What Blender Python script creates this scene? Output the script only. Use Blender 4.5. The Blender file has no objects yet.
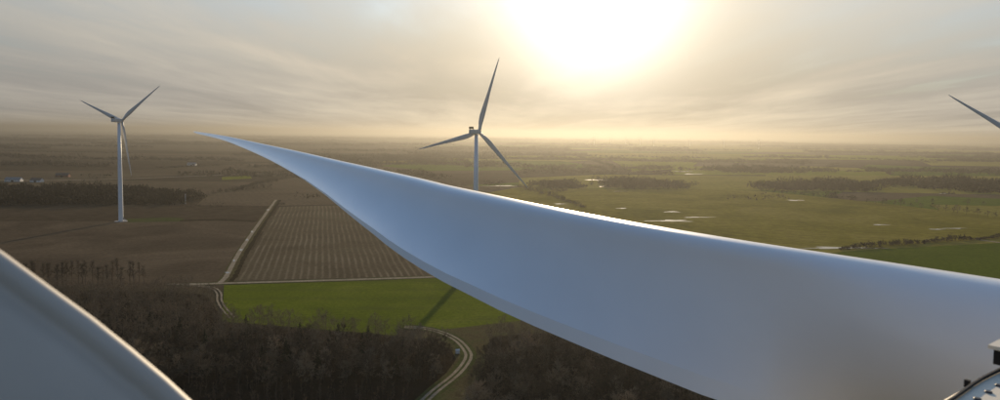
import bpy, math, random
import numpy as np
from mathutils import Vector, Matrix
SC = bpy.context.scene
COL = SC.collection
R = math.radians
# ------------------------------------------------------------------ camera
F = 700.0                       # focal length in pixels of the 1000 px wide photograph
CAMZ = 94.0
PITCH, ROLL, PRIN_Y = R(3.5), R(0.745), 177.0
fw = Vector((0, math.cos(PITCH), -math.sin(PITCH)))
r0 = Vector((1, 0, 0)); u0 = r0.cross(fw)
RT = (r0 * math.cos(ROLL) + u0 * math.sin(ROLL)).normalized()
UP = (u0 * math.cos(ROLL) - r0 * math.sin(ROLL)).normalized()
cd = bpy.data.cameras.new('camera'); cam = bpy.data.objects.new('camera', cd); COL.objects.link(cam)
mw = Matrix((RT, UP, -fw)).transposed().to_4x4(); mw.translation = (0, 0, CAMZ)
cam.matrix_world = mw
cd.sensor_width = 36.0; cd.lens = F * 36 / 1000; cd.shift_y = -(200 - PRIN_Y) / 1000
cd.clip_start = 0.05; cd.clip_end = 200000
cd.dof.use_dof = True; cd.dof.focus_distance = 70; cd.dof.aperture_fstop = 4.0
SC.camera = cam
# ------------------------------------------------------------------ sun, sky, exposure
SUN_AZ, SUN_EL = R(7.6), R(11.2)            # azimuth to the right of +Y
SDIR = Vector((math.sin(SUN_AZ) * math.cos(SUN_EL), math.cos(SUN_AZ) * math.cos(SUN_EL), math.sin(SUN_EL)))
sd = bpy.data.lights.new('sun', 'SUN'); sun = bpy.data.objects.new('sun', sd); COL.objects.link(sun)
sd.energy = 5.0; sd.angle = R(0.9); sd.color = (1.0, 0.79, 0.52)
sun.rotation_euler = (-SDIR).to_track_quat('-Z', 'Y').to_euler(); sun.location = (60, 0, 400)
SC.view_settings.view_transform = 'Standard'; SC.view_settings.look = 'None'
SC.view_settings.exposure = 0.3; SC.view_settings.gamma = 1.0; SC.view_settings.use_curve_mapping = False
cy = SC.cycles
cy.use_denoising = True
cy.max_bounces = 5; cy.diffuse_bounces = 2; cy.glossy_bounces = 3; cy.volume_bounces = 0
cy.sample_clamp_indirect = 4.0

W = bpy.data.worlds.new('World'); SC.world = W; W.use_nodes = True
nt = W.node_tree; nt.nodes.clear()
class NG:
    """tiny helper to write node graphs"""
    def __init__(s, nt): s.nt = nt
    def n(s, typ, **kw):
        x = s.nt.nodes.new(typ)
        for k, v in kw.items():
            if isinstance(k, str) and hasattr(x, k): setattr(x, k, v)
        return x
    def put(s, sock, v):
        if isinstance(v, bpy.types.NodeSocket): s.nt.links.new(v, sock)
        elif v is not None: sock.default_value = v
    def m(s, op, a, b=None, c=None, clamp=False):
        x = s.n('ShaderNodeMath', operation=op, use_clamp=clamp)
        s.put(x.inputs[0], a); s.put(x.inputs[1], b)
        if c is not None: s.put(x.inputs[2], c)
        return x.outputs[0]
    def vm(s, op, a, b=None):
        x = s.n('ShaderNodeVectorMath', operation=op); s.put(x.inputs[0], a); s.put(x.inputs[1], b)
        return x.outputs['Value'] if op in ('DOT_PRODUCT', 'LENGTH') else x.outputs[0]
    def mix(s, f, a, b, bt='MIX'):
        x = s.n('ShaderNodeMix', data_type='RGBA', blend_type=bt)
        s.put(x.inputs[0], f); s.put(x.inputs[6], a); s.put(x.inputs[7], b)
        return x.outputs[2]
    def noise(s, vec, scale, detail=3, rough=0.5, dist=0.0):
        x = s.n('ShaderNodeTexNoise'); s.put(x.inputs['Vector'], vec)
        x.inputs['Scale'].default_value = scale; x.inputs['Detail'].default_value = detail
        x.inputs['Roughness'].default_value = rough; x.inputs['Distortion'].default_value = dist
        return x.outputs[0]
    def ramp(s, f, stops):
        x = s.n('ShaderNodeValToRGB'); s.put(x.inputs[0], f)
        e = x.color_ramp.elements
        while len(e) < len(stops): e.new(0.5)
        for q, (p, c) in zip(e, stops):
            q.position = p; q.color = (*c, 1) if len(c) == 3 else c
        return x.outputs[0]
    def mapping(s, vec, loc=(0, 0, 0), rot=(0, 0, 0), sc=(1, 1, 1)):
        x = s.n('ShaderNodeMapping'); s.put(x.inputs[0], vec)
        x.inputs[1].default_value = loc; x.inputs[2].default_value = rot; x.inputs[3].default_value = sc
        return x.outputs[0]
    def link(s, a, b): s.nt.links.new(a, b)

def C3(r, g, b): return (r, g, b, 1)
g = NG(nt)
tc = g.n('ShaderNodeTexCoord')
dirv = tc.outputs['Generated']
sky = g.n('ShaderNodeTexSky', sky_type='NISHITA')
sky.sun_disc = False; sky.sun_elevation = SUN_EL; sky.sun_rotation = SUN_AZ
sky.altitude = 90; sky.air_density = 1.0; sky.dust_density = 0.4; sky.ozone_density = 2.5
sep = g.n('ShaderNodeSeparateXYZ'); g.link(dirv, sep.inputs[0])
zz = g.m('MAXIMUM', sep.outputs[2], 0.0)
# high thin cloud sheet: directions projected on a plane overhead, streaks along one bearing
inv = g.m('DIVIDE', 1.0, g.m('ADD', zz, 0.035))
cx = g.n('ShaderNodeCombineXYZ')
g.link(g.m('MULTIPLY', sep.outputs[0], inv), cx.inputs[0]); g.link(g.m('MULTIPLY', sep.outputs[1], inv), cx.inputs[1])
plane = cx.outputs[0]
st1 = g.mapping(plane, (3.1, 1.7, 0), (0, 0, R(38)), (0.34, 0.10, 1))
n1 = g.noise(st1, 1.0, 5, 0.55, 0.6)
st2 = g.mapping(plane, (7.3, 0.4, 0), (0, 0, R(52)), (1.1, 0.28, 1))
n2 = g.noise(st2, 1.0, 6, 0.6, 0.4)
streak = g.m('ADD', g.m('MULTIPLY', n1, 0.68), g.m('MULTIPLY', n2, 0.32))
streak = g.m('MULTIPLY', g.m('SUBTRACT', streak, 0.36), 3.4, clamp=True)      # 0..1
# the sheet is thin overhead and thickens toward the horizon (1 - exp(-tau / sin el))
tau = g.m('ADD', 0.04, g.m('MULTIPLY', streak, 0.12))
cover = g.m('SUBTRACT', 1.0, g.m('EXPONENT', g.m('MULTIPLY', -1.0, g.m('DIVIDE', tau, g.m('POWER', g.m('ADD', zz, 0.04), 1.8)))))
# forward scattering of sunlight in the sheet
sn = g.n('ShaderNodeVectorMath', operation='NORMALIZE'); g.link(dirv, sn.inputs[0])
dt = g.vm('DOT_PRODUCT', sn.outputs[0], tuple(SDIR))
omd = g.m('MAXIMUM', g.m('SUBTRACT', 1.0, dt), 0.0)
def lobe(amp, w): return g.m('MULTIPLY', amp, g.m('EXPONENT', g.m('MULTIPLY', omd, -1.0 / w)))
wide = g.m('ADD', 0.08, g.m('ADD', lobe(0.04, 0.08), lobe(0.36, 0.75)))
core = g.m('ADD', lobe(1.3, 0.0052), lobe(0.13, 0.018))
bright = g.m('MULTIPLY', wide, g.m('ADD', 0.74, g.m('MULTIPLY', streak, 0.64)))
near = g.m('EXPONENT', g.m('MULTIPLY', omd, -1.0 / 0.07))
tint = g.mix(near, g.mix(streak, C3(0.95, 0.925, 0.895), C3(1.0, 0.915, 0.775)), C3(1.0, 0.83, 0.58))
shade = g.n('ShaderNodeVectorMath', operation='SCALE'); g.put(shade.inputs[0], tint); g.put(shade.inputs[3], bright)
glow = g.n('ShaderNodeVectorMath', operation='SCALE'); glow.inputs[0].default_value = (1.0, 0.94, 0.83); g.put(glow.inputs[3], core)
cloud = g.vm('SCALE', g.vm('ADD', shade.outputs[0], glow.outputs[0]))
cloud.node.inputs[3].default_value = 1 / 0.15      # background strength below is 0.15
final = g.mix(cover, sky.outputs[0], cloud)
bg = g.n('ShaderNodeBackground'); bg.inputs[1].default_value = 0.15
g.link(final, bg.inputs[0])
wo = g.n('ShaderNodeOutputWorld'); g.link(bg.outputs[0], wo.inputs[0])

# ------------------------------------------------------------------ helpers
def ray(px, py):
    return (fw + RT * ((px - 500) / F) - UP * ((py - PRIN_Y) / F))
def G(px, py, z=0.0):
    """where the sight line through a photograph pixel meets the level ground"""
    d = ray(px, py); t = (z - CAMZ) / d.z
    return Vector((d.x * t, d.y * t, z))
def proj(p):
    v = Vector(p) - Vector((0, 0, CAMZ)); w = v.dot(fw)
    return 500 + F * v.dot(RT) / w, PRIN_Y - F * v.dot(UP) / w

class MB:
    def __init__(s): s.v = []; s.f = []
    def add(s, vs, fs):
        o = len(s.v); s.v += [tuple(q) for q in vs]; s.f += [tuple(i + o for i in q) for q in fs]
    def box(s, c, sz, M=None):
        x, y, z = (q / 2 for q in sz)
        vs = [Vector((a * x, b * y, d * z)) for d in (-1, 1) for a, b in ((-1, -1), (1, -1), (1, 1), (-1, 1))]
        vs = [(M @ q if M else q) + Vector(c) for q in vs]
        s.add(vs, [(3, 2, 1, 0), (4, 5, 6, 7), (0, 1, 5, 4), (1, 2, 6, 5), (2, 3, 7, 6), (3, 0, 4, 7)])
    def tube(s, pts, rads, n=8, cap=True):
        rings = []
        for i, p in enumerate(pts):
            p = Vector(p)
            a = Vector(pts[max(i - 1, 0)]); b = Vector(pts[min(i + 1, len(pts) - 1)])
            d = (b - a).normalized(); h = Vector((0, 0, 1)) if abs(d.z) < 0.9 else Vector((1, 0, 0))
            e1 = d.cross(h).normalized(); e2 = d.cross(e1)
            rings.append([p + (e1 * math.cos(2 * math.pi * k / n) + e2 * math.sin(2 * math.pi * k / n)) * rads[i] for k in range(n)])
        s.loft(rings, cap)
    def loft(s, rings, cap=True, closed=True):
        n = len(rings[0]); vs = [q for r in rings for q in r]; fs = []
        for i in range(len(rings) - 1):
            for k in range(n if closed else n - 1):
                k2 = (k + 1) % n
                fs.append((i * n + k, i * n + k2, (i + 1) * n + k2, (i + 1) * n + k))
        if cap:
            fs.append(tuple(range(n - 1, -1, -1))); fs.append(tuple((len(rings) - 1) * n + k for k in range(n)))
        s.add(vs, fs)
    def mesh(s, name, mat, smooth=False):
        me = bpy.data.meshes.new(name); me.from_pydata(s.v, [], s.f); me.update()
        if mat: me.materials.append(mat)
        if smooth: me.polygons.foreach_set('use_smooth', [True] * len(me.polygons))
        return me
    def build(s, name, mat, parent=None, smooth=False):
        return link(name, s.mesh(name, mat, smooth), parent)
def link(name, me, parent=None, loc=None):
    o = bpy.data.objects.new(name, me); COL.objects.link(o)
    if parent: o.parent = parent
    if loc is not None: o.location = loc
    return o
def tag(o, label, cat=None, group=None, kind=None):
    o['label'] = label
    if cat: o['category'] = cat
    if group: o['group'] = group
    if kind: o['kind'] = kind
    return o
def empty(name, loc, rz=0.0):
    o = bpy.data.objects.new(name, None); COL.objects.link(o); o.location = loc; o.rotation_euler = (0, 0, rz); return o
def tri_mesh(name, V, mat):
    """V: (n,3,3) array of loose triangles -> mesh"""
    n = len(V); me = bpy.data.meshes.new(name)
    me.vertices.add(n * 3); me.vertices.foreach_set('co', np.ascontiguousarray(V, np.float32).ravel())
    me.loops.add(n * 3); me.loops.foreach_set('vertex_index', np.arange(n * 3, dtype=np.int32))
    me.polygons.add(n); me.polygons.foreach_set('loop_start', np.arange(0, n * 3, 3, dtype=np.int32))
    me.polygons.foreach_set('loop_total', np.full(n, 3, np.int32))
    me.update(calc_edges=True); me.materials.append(mat)
    return me

# ------------------------------------------------------------------ materials
def mat(name, col, rough=0.8, spec=0.3, metal=0.0, var=0.0, vscale=1.0, bump=0.0, bscale=20.0, coat=0.0):
    m = bpy.data.materials.new(name); m.use_nodes = True; t = m.node_tree; b = t.nodes['Principled BSDF']
    b.inputs['Base Color'].default_value = (*col, 1); b.inputs['Roughness'].default_value = rough
    b.inputs['Specular IOR Level'].default_value = spec; b.inputs['Metallic'].default_value = metal
    b.inputs['Coat Weight'].default_value = coat
    h = NG(t); pos = h.n('ShaderNodeTexCoord').outputs['Object']
    if var:
        f = h.noise(pos, vscale, 5, 0.6)
        lo = tuple(c * (1 - var) for c in col); hi = tuple(min(1, c * (1 + var)) for c in col)
        h.link(h.ramp(f, [(0.3, lo), (0.7, hi)]), b.inputs['Base Color'])
    if bump:
        bn = h.n('ShaderNodeBump'); bn.inputs['Strength'].default_value = bump
        h.link(h.noise(pos, bscale, 4, 0.6), bn.inputs['Height']); h.link(bn.outputs[0], b.inputs['Normal'])
    return m
def soil(name, cols, scale=0.02, fine=0.6, rows=None, bump=0.6, relief=0.25, spec=0.0, rough=1.0):
    """field: patchy tone (three colours), fine speckle, optional rows (angle, spacing, depth, colour)"""
    m = bpy.data.materials.new(name); m.use_nodes = True; t = m.node_tree; b = t.nodes['Principled BSDF']
    b.inputs['Roughness'].default_value = rough; b.inputs['Specular IOR Level'].default_value = spec
    h = NG(t); pos = h.n('ShaderNodeNewGeometry').outputs['Position']
    f = h.noise(pos, scale, 6, 0.62, 0.8)
    c = h.ramp(f, [(0.28, cols[0]), (0.5, cols[1]), (0.74, cols[2])])
    sp = h.noise(pos, fine, 4, 0.7)
    spk = h.ramp(sp, [(0.25, (0.62, 0.62, 0.62)), (0.75, (1.35, 1.35, 1.35))])
    c = h.mix(1.0, c, spk, 'MULTIPLY')
    hgt = sp
    if rows:
        for ang, spacing, strength, rc in rows:
            mp = h.mapping(pos, (0, 0, 0), (0, 0, ang), (1, 1, 1))
            s3 = h.n('ShaderNodeSeparateXYZ'); h.link(mp, s3.inputs[0])
            wob = h.m('MULTIPLY', h.noise(pos, 0.02, 3), 2.6)
            w = h.m('SINE', h.m('MULTIPLY', h.m('ADD', s3.outputs[0], wob), 2 * math.pi / spacing))
            w = h.m('POWER', h.m('ADD', h.m('MULTIPLY', w, 0.5), 0.5), 3.0)
            brk = h.ramp(h.noise(pos, 0.022, 4, 0.65), [(0.36, (0.12,) * 3), (0.66, (1,) * 3)])
            c = h.mix(h.m('MULTIPLY', h.m('MULTIPLY', w, strength), brk), c, C3(*rc))
    h.link(c, b.inputs['Base Color'])
    bn = h.n('ShaderNodeBump'); bn.inputs['Strength'].default_value = bump; bn.inputs['Distance'].default_value = relief
    h.link(hgt, bn.inputs['Height']); h.link(bn.outputs[0], b.inputs['Normal'])
    return m
def bark_mat(name, col, var=0.7):
    m = bpy.data.materials.new(name); m.use_nodes = True; t = m.node_tree; b = t.nodes['Principled BSDF']
    b.inputs['Roughness'].default_value = 0.9; b.inputs['Specular IOR Level'].default_value = 0.1
    h = NG(t); oi = h.n('ShaderNodeObjectInfo')
    f = h.m('ADD', h.m('MULTIPLY', oi.outputs['Random'], 0.6), h.m('MULTIPLY', h.noise(h.n('ShaderNodeNewGeometry').outputs['Position'], 0.13, 2), 0.4))
    lo = tuple(c * (1 - var) for c in col); hi = tuple(c * (1 + var) for c in col); hi = (hi[0] * 1.12, hi[1], hi[2] * 0.92)
    h.link(h.ramp(f, [(0.15, lo), (0.85, hi)]), b.inputs['Base Color'])
    return m

M = {}
M['gelcoat'] = mat('blade gelcoat', (0.60, 0.59, 0.57), 0.5, 0.35, var=0.02, vscale=0.6)
def dirty_gelcoat():
    m = bpy.data.materials.new('weathered blade gelcoat'); m.use_nodes = True; t = m.node_tree; b = t.nodes['Principled BSDF']
    h = NG(t); pos = h.n('ShaderNodeTexCoord').outputs['Object']
    f = h.noise(h.mapping(pos, (0, 0, 0), (0, 0, R(29)), (1.0, 0.25, 1.0)), 0.9, 6, 0.6)
    c = h.ramp(f, [(0.3, (0.76, 0.77, 0.78)), (0.7, (0.80, 0.81, 0.82))])
    sp = h.noise(pos, 26.0, 3, 0.7)
    c = h.mix(h.ramp(sp, [(0.70, (0, 0, 0)), (0.80, (0.15,) * 3)]), c, C3(0.42, 0.40, 0.37))
    h.link(c, b.inputs['Base Color'])
    h.link(h.ramp(h.noise(pos, 3.0, 5, 0.6), [(0.3, (0.33,) * 3), (0.7, (0.43,) * 3)]), b.inputs['Roughness'])
    b.inputs['Specular IOR Level'].default_value = 0.45
    b.inputs['Coat Weight'].default_value = 0.7; b.inputs['Coat Roughness'].default_value = 0.16
    return m
M['blade'] = dirty_gelcoat()
M['tower'] = mat('painted steel', (0.80, 0.80, 0.80), 0.45, 0.4, var=0.05, vscale=0.3)
M['grp'] = mat('nacelle fibreglass', (0.86, 0.76, 0.60), 0.45, 0.3, var=0.06, vscale=3.0, bump=0.04, bscale=60)
M['lid'] = mat('hatch fibreglass', (0.57, 0.53, 0.47), 0.6, 0.3, var=0.05, vscale=5.0, bump=0.05, bscale=90)
M['seal'] = mat('rubber seal', (0.14, 0.14, 0.135), 0.7, 0.3)
M['steel'] = mat('bolt steel', (0.06, 0.06, 0.065), 0.5, 0.5, metal=0.6)
M['dark'] = mat('black plastic', (0.012, 0.012, 0.014), 0.6, 0.3)
M['concrete'] = mat('concrete', (0.34, 0.32, 0.29), 0.9, 0.1, var=0.2, vscale=1.5)
M['twig'] = bark_mat('bare twigs', (0.122, 0.102, 0.070))
M['trunk'] = bark_mat('tree bark', (0.085, 0.068, 0.052))
M['needle'] = bark_mat('spruce needles', (0.026, 0.034, 0.018), 0.25)
M['young'] = bark_mat('young larch twigs', (0.105, 0.080, 0.054))
M['wood'] = bark_mat('woodland twigs', (0.050, 0.040, 0.028))
M['hedge'] = bark_mat('hedge twigs', (0.044, 0.036, 0.024))
M['ground'] = soil('pasture and plough', ((0.050, 0.040, 0.026), (0.075, 0.062, 0.036), (0.070, 0.074, 0.030)), 0.0016, 0.05)
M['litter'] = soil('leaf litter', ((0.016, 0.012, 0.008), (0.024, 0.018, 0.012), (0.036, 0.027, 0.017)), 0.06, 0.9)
M['rough'] = soil('rough grass', ((0.060, 0.048, 0.026), (0.088, 0.074, 0.036), (0.062, 0.074, 0.026)), 0.12, 0.9)
M['verge'] = soil('grass verge', ((0.045, 0.050, 0.020), (0.062, 0.072, 0.024), (0.080, 0.075, 0.034)), 0.05, 0.7)
M['water'] = mat('standing water', (0.03, 0.028, 0.022), 0.06, 0.5, bump=0.02, bscale=1.5)

def sheet(name, pts, z, m, label=None, sub=0, kind='structure'):
    mb = MB(); mb.add([(p[0], p[1], z) for p in pts], [tuple(range(len(pts)))])
    o = mb.build(name, m); o['kind'] = kind
    if label: o['label'] = label
    if o.data.polygons[0].normal.z < 0: o.data.flip_normals()
    return o
def smooth_path(pts, n=8):
    """Catmull-Rom through 2-D points"""
    P = [np.array((p[0], p[1]), float) for p in pts]; P = [2 * P[0] - P[1]] + P + [2 * P[-1] - P[-2]]; out = []
    for i in range(1, len(P) - 2):
        for k in range(n):
            t = k / n; a, b, c, d = P[i - 1:i + 3]
            out.append(0.5 * (2 * b + (c - a) * t + (2 * a - 5 * b + 4 * c - d) * t * t + (3 * b - a - 3 * c + d) * t ** 3))
    out.append(P[-2]); return out
def strip(name, pts, width, z, m, label=None, kind='structure', wob=0.0, seed=1, off=0.0):
    P = smooth_path(pts); mb = MB(); L = []; Rr = []; rg = random.Random(seed)
    for i, p in enumerate(P):
        d = P[min(i + 1, len(P) - 1)] - P[max(i - 1, 0)]; d = d / (np.linalg.norm(d) + 1e-9); nrm = np.array((-d[1], d[0]))
        w0 = width / 2 * (1 + wob * rg.uniform(-1, 1)); w1 = width / 2 * (1 + wob * rg.uniform(-1, 1))
        q = p + nrm * off
        L.append((*(q + nrm * w0), z)); Rr.append((*(q - nrm * w1), z))
    mb.loft([L, Rr], cap=False, closed=False)
    o = mb.build(name, m); o['kind'] = kind
    if label: o['label'] = label
    if o.data.polygons[0].normal.z < 0: o.data.flip_normals()
    return o

# ------------------------------------------------------------------ ground and fields
gp = 34000.0
o = sheet('ground', [(-gp, -8000), (gp, -8000), (gp, gp), (-gp, gp)], 0.0, M['ground'], 'flat winter farmland reaching to the horizon')
BROWN = [((0.049, 0.036, 0.024), (0.065, 0.049, 0.032), (0.081, 0.061, 0.041)),
         ((0.075, 0.057, 0.036), (0.096, 0.073, 0.047), (0.114, 0.087, 0.055)),
         ((0.085, 0.066, 0.042), (0.105, 0.082, 0.052), (0.125, 0.098, 0.062))]
GREEN = [((0.126, 0.136, 0.014), (0.156, 0.166, 0.018), (0.180, 0.174, 0.026)),
         ((0.062, 0.090, 0.012), (0.080, 0.112, 0.015), (0.092, 0.120, 0.020)),
         ((0.150, 0.138, 0.028), (0.190, 0.168, 0.036), (0.215, 0.185, 0.046))]
FIELD_M = [soil('far plough %d' % i, c, 0.006, 0.08) for i, c in enumerate(BROWN)] + [soil('far pasture %d' % i, c, 0.006, 0.08) for i, c in enumerate(GREEN)]
rg = random.Random(11)
def brow(k, x, ys):       # gently wandering boundary between two belts of fields
    y = ys[k]; return y + 0.06 * y * math.sin(x / (0.55 * y) + k * 1.7) + (0.10 if k % 2 else 0.03) * x * (0.5 if x > 0 else -0.2)
ys = [430.0]
while ys[-1] < 16000: ys.append(ys[-1] * rg.uniform(1.13, 1.30))
FAR_EDGES = []
for k in range(len(ys) - 1):
    y = ys[k]; x = -0.95 * ys[k + 1]; xs = [x]
    while x < 0.95 * ys[k + 1]:
        x += rg.uniform(0.22, 0.62) * y * (1 if y < 4000 else 0.8); xs.append(x)
    for i in range(len(xs) - 1):
        a, b = xs[i], xs[i + 1]; sk = 0.0
        xa = np.linspace(a, b, 7)
        lo = [(q, brow(k, q, ys)) for q in xa]; hi = [(q + 0.12 * y, brow(k + 1, q + 0.12 * y, ys)) for q in xa[::-1]]
        mid = (a + b) / 2
        right = 1 / (1 + math.exp(-(mid / y + 0.08) * 8))
        fm = FIELD_M[3 + rg.choice([0, 0, 1, 2, 2])] if rg.random() < 0.03 + 0.84 * right and mid > -0.18 * y else FIELD_M[rg.choice([0, 1, 1, 2])]
        sheet('field', lo + hi, 0.03 + 0.02 * (i % 2) + 0.04 * (k % 2), fm, 'green or olive pasture on the hazy plain' if fm in FIELD_M[3:] else 'bare brown field on the hazy plain')
        FAR_EDGES.append((lo, y)); FAR_EDGES.append(([lo[0], hi[-1]], y))

def fieldpx(name, pts, z, m, label): return sheet(name, [G(*p) for p in pts], z, m, label)
rowdir = G(277, 207) - G(232, 281); rowang = math.atan2(rowdir.y, rowdir.x) - math.pi / 2
M['plough'] = soil('ploughed earth', ((0.051, 0.037, 0.025), (0.089, 0.067, 0.044), (0.145, 0.109, 0.071)), 0.012, 0.35,
                   rows=[(-R(80), 6.0, 0.6, (0.115, 0.090, 0.062))])
M['stubble'] = soil('stubble rows', ((0.077, 0.060, 0.037), (0.101, 0.079, 0.049), (0.110, 0.094, 0.058)), 0.015, 0.4,
                    rows=[(-rowang, 4.6, 0.9, (0.200, 0.165, 0.112))])
M['wheat'] = soil('winter wheat', ((0.076, 0.100, 0.007), (0.102, 0.128, 0.010), (0.138, 0.154, 0.020)), 0.02, 0.5,
                  rows=[(-R(94), 5.0, 0.30, (0.052, 0.075, 0.008)), (-R(94), 23.0, 0.45, (0.060, 0.066, 0.020))])
M['meadow'] = soil('wet meadow', ((0.100, 0.096, 0.014), (0.172, 0.148, 0.024), (0.230, 0.190, 0.052)), 0.009, 0.12,
                   rows=[(-R(60), 22.0, 0.3, (0.055, 0.050, 0.022))])
M['winter'] = soil('dark winter grass', ((0.056, 0.080, 0.008), (0.074, 0.102, 0.010), (0.086, 0.112, 0.014)), 0.01, 0.3,
                   rows=[(-R(70), 9.0, 0.3, (0.036, 0.046, 0.014))])
M['track'] = soil('pale gravel track', ((0.20, 0.165, 0.115), (0.27, 0.225, 0.16), (0.33, 0.28, 0.205)), 0.25, 1.5, bump=0.2, relief=0.05)
M['ditch'] = soil('ditch growth', ((0.022, 0.018, 0.011), (0.034, 0.027, 0.016), (0.046, 0.036, 0.020)), 0.15, 0.8)
fieldpx('ploughed_field', [(-300, 222), (256, 222), (246, 242), (222, 281), (215, 283), (172, 283.4), (90, 285), (-300, 300)], 0.16, M['plough'], 'dark ploughed field round the foot of the turbine left of the track')
fieldpx('field_strip', [(-300, 207), (130, 206.5), (268, 207.5), (257, 221.2), (-300, 221.2)], 0.15, FIELD_M[0], 'narrow brown strip of field behind the ploughed field')
M['tan'] = soil('dry tan field', ((0.088, 0.066, 0.042), (0.112, 0.085, 0.055), (0.130, 0.100, 0.066)), 0.008, 0.2, rows=[(-R(25), 9.0, 0.35, (0.07, 0.052, 0.034))])
fieldpx('tan_field', [(196, 205.4), (270, 206), (345, 204.3), (390, 200), (330, 184), (295, 177.5), (262, 183), (235, 190), (205, 198)], 0.17, M['tan'], 'dry tan field beyond the striped stubble field')
fieldpx('tan_field', [(150, 190), (205, 187), (252, 182.5), (262, 180.5), (232, 188), (204, 196), (196, 196)], 0.17, M['tan'], 'pale wedge of tan field right of the dark woodland belt')
fieldpx('grass_field', [(222, 177), (250, 175.5), (252, 178.5), (222, 180)], 0.17, FIELD_M[3], 'small dull green field beyond the tan field')
fieldpx('grass_field', [(380, 166), (430, 160), (560, 161), (600, 166), (560, 170), (430, 171)], 0.17, FIELD_M[4], 'sunny green field behind the middle turbine rotor')
fieldpx('grass_field', [(520, 178), (600, 174.5), (770, 176), (752, 190.5), (700, 188.5), (600, 188.5), (518, 186.5)], 0.14, FIELD_M[5], 'light olive pasture round the brown clumps of trees')
fieldpx('grass_field', [(880, 201), (930, 196), (1100, 203), (1100, 207), (1000, 206), (900, 204)], 0.18, FIELD_M[4], 'green field in front of the wood at the right edge')
fieldpx('grass_strip', [(126, 219), (170, 217.5), (184, 218.5), (183, 221.5), (128, 222.5)], 0.19, M['verge'], 'dull green grass strip beside the turbine foot')
fieldpx('stubble_field', [(279, 207), (345, 205.5), (420, 222), (520, 252), (520, 271), (432, 276), (234, 281.3)], 0.16, M['stubble'], 'brown stubble field striped with pale rows')
fieldpx('wheat_field', [(224, 285.4), (432, 279), (660, 271), (700, 320), (520, 326), (455, 333), (400, 328), (395, 338), (300, 331), (222, 324)], 0.15, M['wheat'], 'bright green winter wheat field crossed by a turbine shadow')
fieldpx('wet_meadow', [(380, 212), (520, 187), (600, 189), (700, 189), (760, 191), (870, 202), (1040, 222), (1100, 236), (1000, 238.5), (900, 246), (800, 250), (700, 262), (520, 250), (430, 225)], 0.16, M['meadow'], 'olive brown waterlogged meadow dotted with puddles')
fieldpx('winter_grass_field', [(770, 262), (850, 251), (1000, 243), (1180, 232), (1300, 300), (700, 300)], 0.15, M['winter'], 'dark green field behind the blade at the frame edge')
fieldpx('verge', [(425, 332), (530, 320), (560, 440), (360, 440)], 0.17, M['rough'], 'rough tawny grass beside the curving track')
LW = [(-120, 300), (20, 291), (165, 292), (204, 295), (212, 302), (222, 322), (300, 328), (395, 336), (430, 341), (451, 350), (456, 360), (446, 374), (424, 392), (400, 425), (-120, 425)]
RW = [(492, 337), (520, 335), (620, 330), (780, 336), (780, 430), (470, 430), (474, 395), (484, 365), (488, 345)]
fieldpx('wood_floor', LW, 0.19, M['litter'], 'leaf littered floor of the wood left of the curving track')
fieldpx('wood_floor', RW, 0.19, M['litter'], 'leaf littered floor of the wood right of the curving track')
# farm tracks
up_pts = [G(*p) for p in [(219, 284), (226, 277), (233, 264), (241, 250), (255, 229), (270.5, 207.5), (276, 200)]]
strip('verge', up_pts, 9.0, 0.18, M['rough'], 'grassy strip along the track between two brown fields', off=-1.5)
strip('ditch', up_pts, 3.2, 0.20, M['ditch'], 'dark overgrown ditch beside the track between two brown fields', wob=0.35, off=-5.6)
strip('dirt_track', up_pts, 3.2, 0.22, M['track'], 'pale dirt track running away between two brown fields', wob=0.12)
st_pts = [G(*p) for p in [(168, 284.6), (200, 284.4), (225, 283.6), (330, 280.6), (432, 277.3), (520, 274.4), (640, 270)]]
strip('verge', st_pts, 8.0, 0.21, M['verge'], 'grassy edges of the straight gravel track')
strip('gravel_track', st_pts, 4.6, 0.235, M['track'], 'straight pale gravel track between stubble and green field', wob=0.08)
br_pts = [G(*p) for p in [(184, 285.2), (203, 286.6), (214, 289), (219, 294), (219.5, 301), (224, 309), (232, 318)]]
for k in (-1, 1): strip('wheel_rut', br_pts, 1.0, 0.245, M['track'], 'pale wheel rut of the short track bending into the wood', wob=0.15, off=k * 1.1)
cv_pts = [G(*p) for p in [(404, 327.5), (422, 328.5), (440, 332.5), (456, 340), (466, 350), (468, 359), (457, 374), (436, 391), (424, 402), (402, 424)]]
strip('verge', cv_pts, 7.0, 0.225, M['verge'], 'grassy middle and edges of the curving track')
for k in (-1, 1): strip('wheel_rut', cv_pts, 1.25, 0.25, M['track'], 'pale wheel rut of the curving track beside the wood', wob=0.12, off=k * 1.15)
strip('ditch', [G(*p) for p in [(180, 221), (215, 220), (256, 221.5)]], 12, 0.2, M['ditch'], 'dark weedy strip at the edge of the ploughed field', wob=0.3)
strip('gravel_track', [G(*p) for p in [(972, 239), (990, 241.5), (1010, 244), (1060, 250)]], 5, 0.24, M['track'], 'short pale lane beside the dark green field')
strip('gravel_track', [G(*p) for p in [(-60, 181.5), (0, 180), (45, 180.5), (120, 179), (200, 176), (300, 172)]], 12, 0.24, M['track'], 'pale country lane past the farm buildings', wob=0.15)
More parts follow.
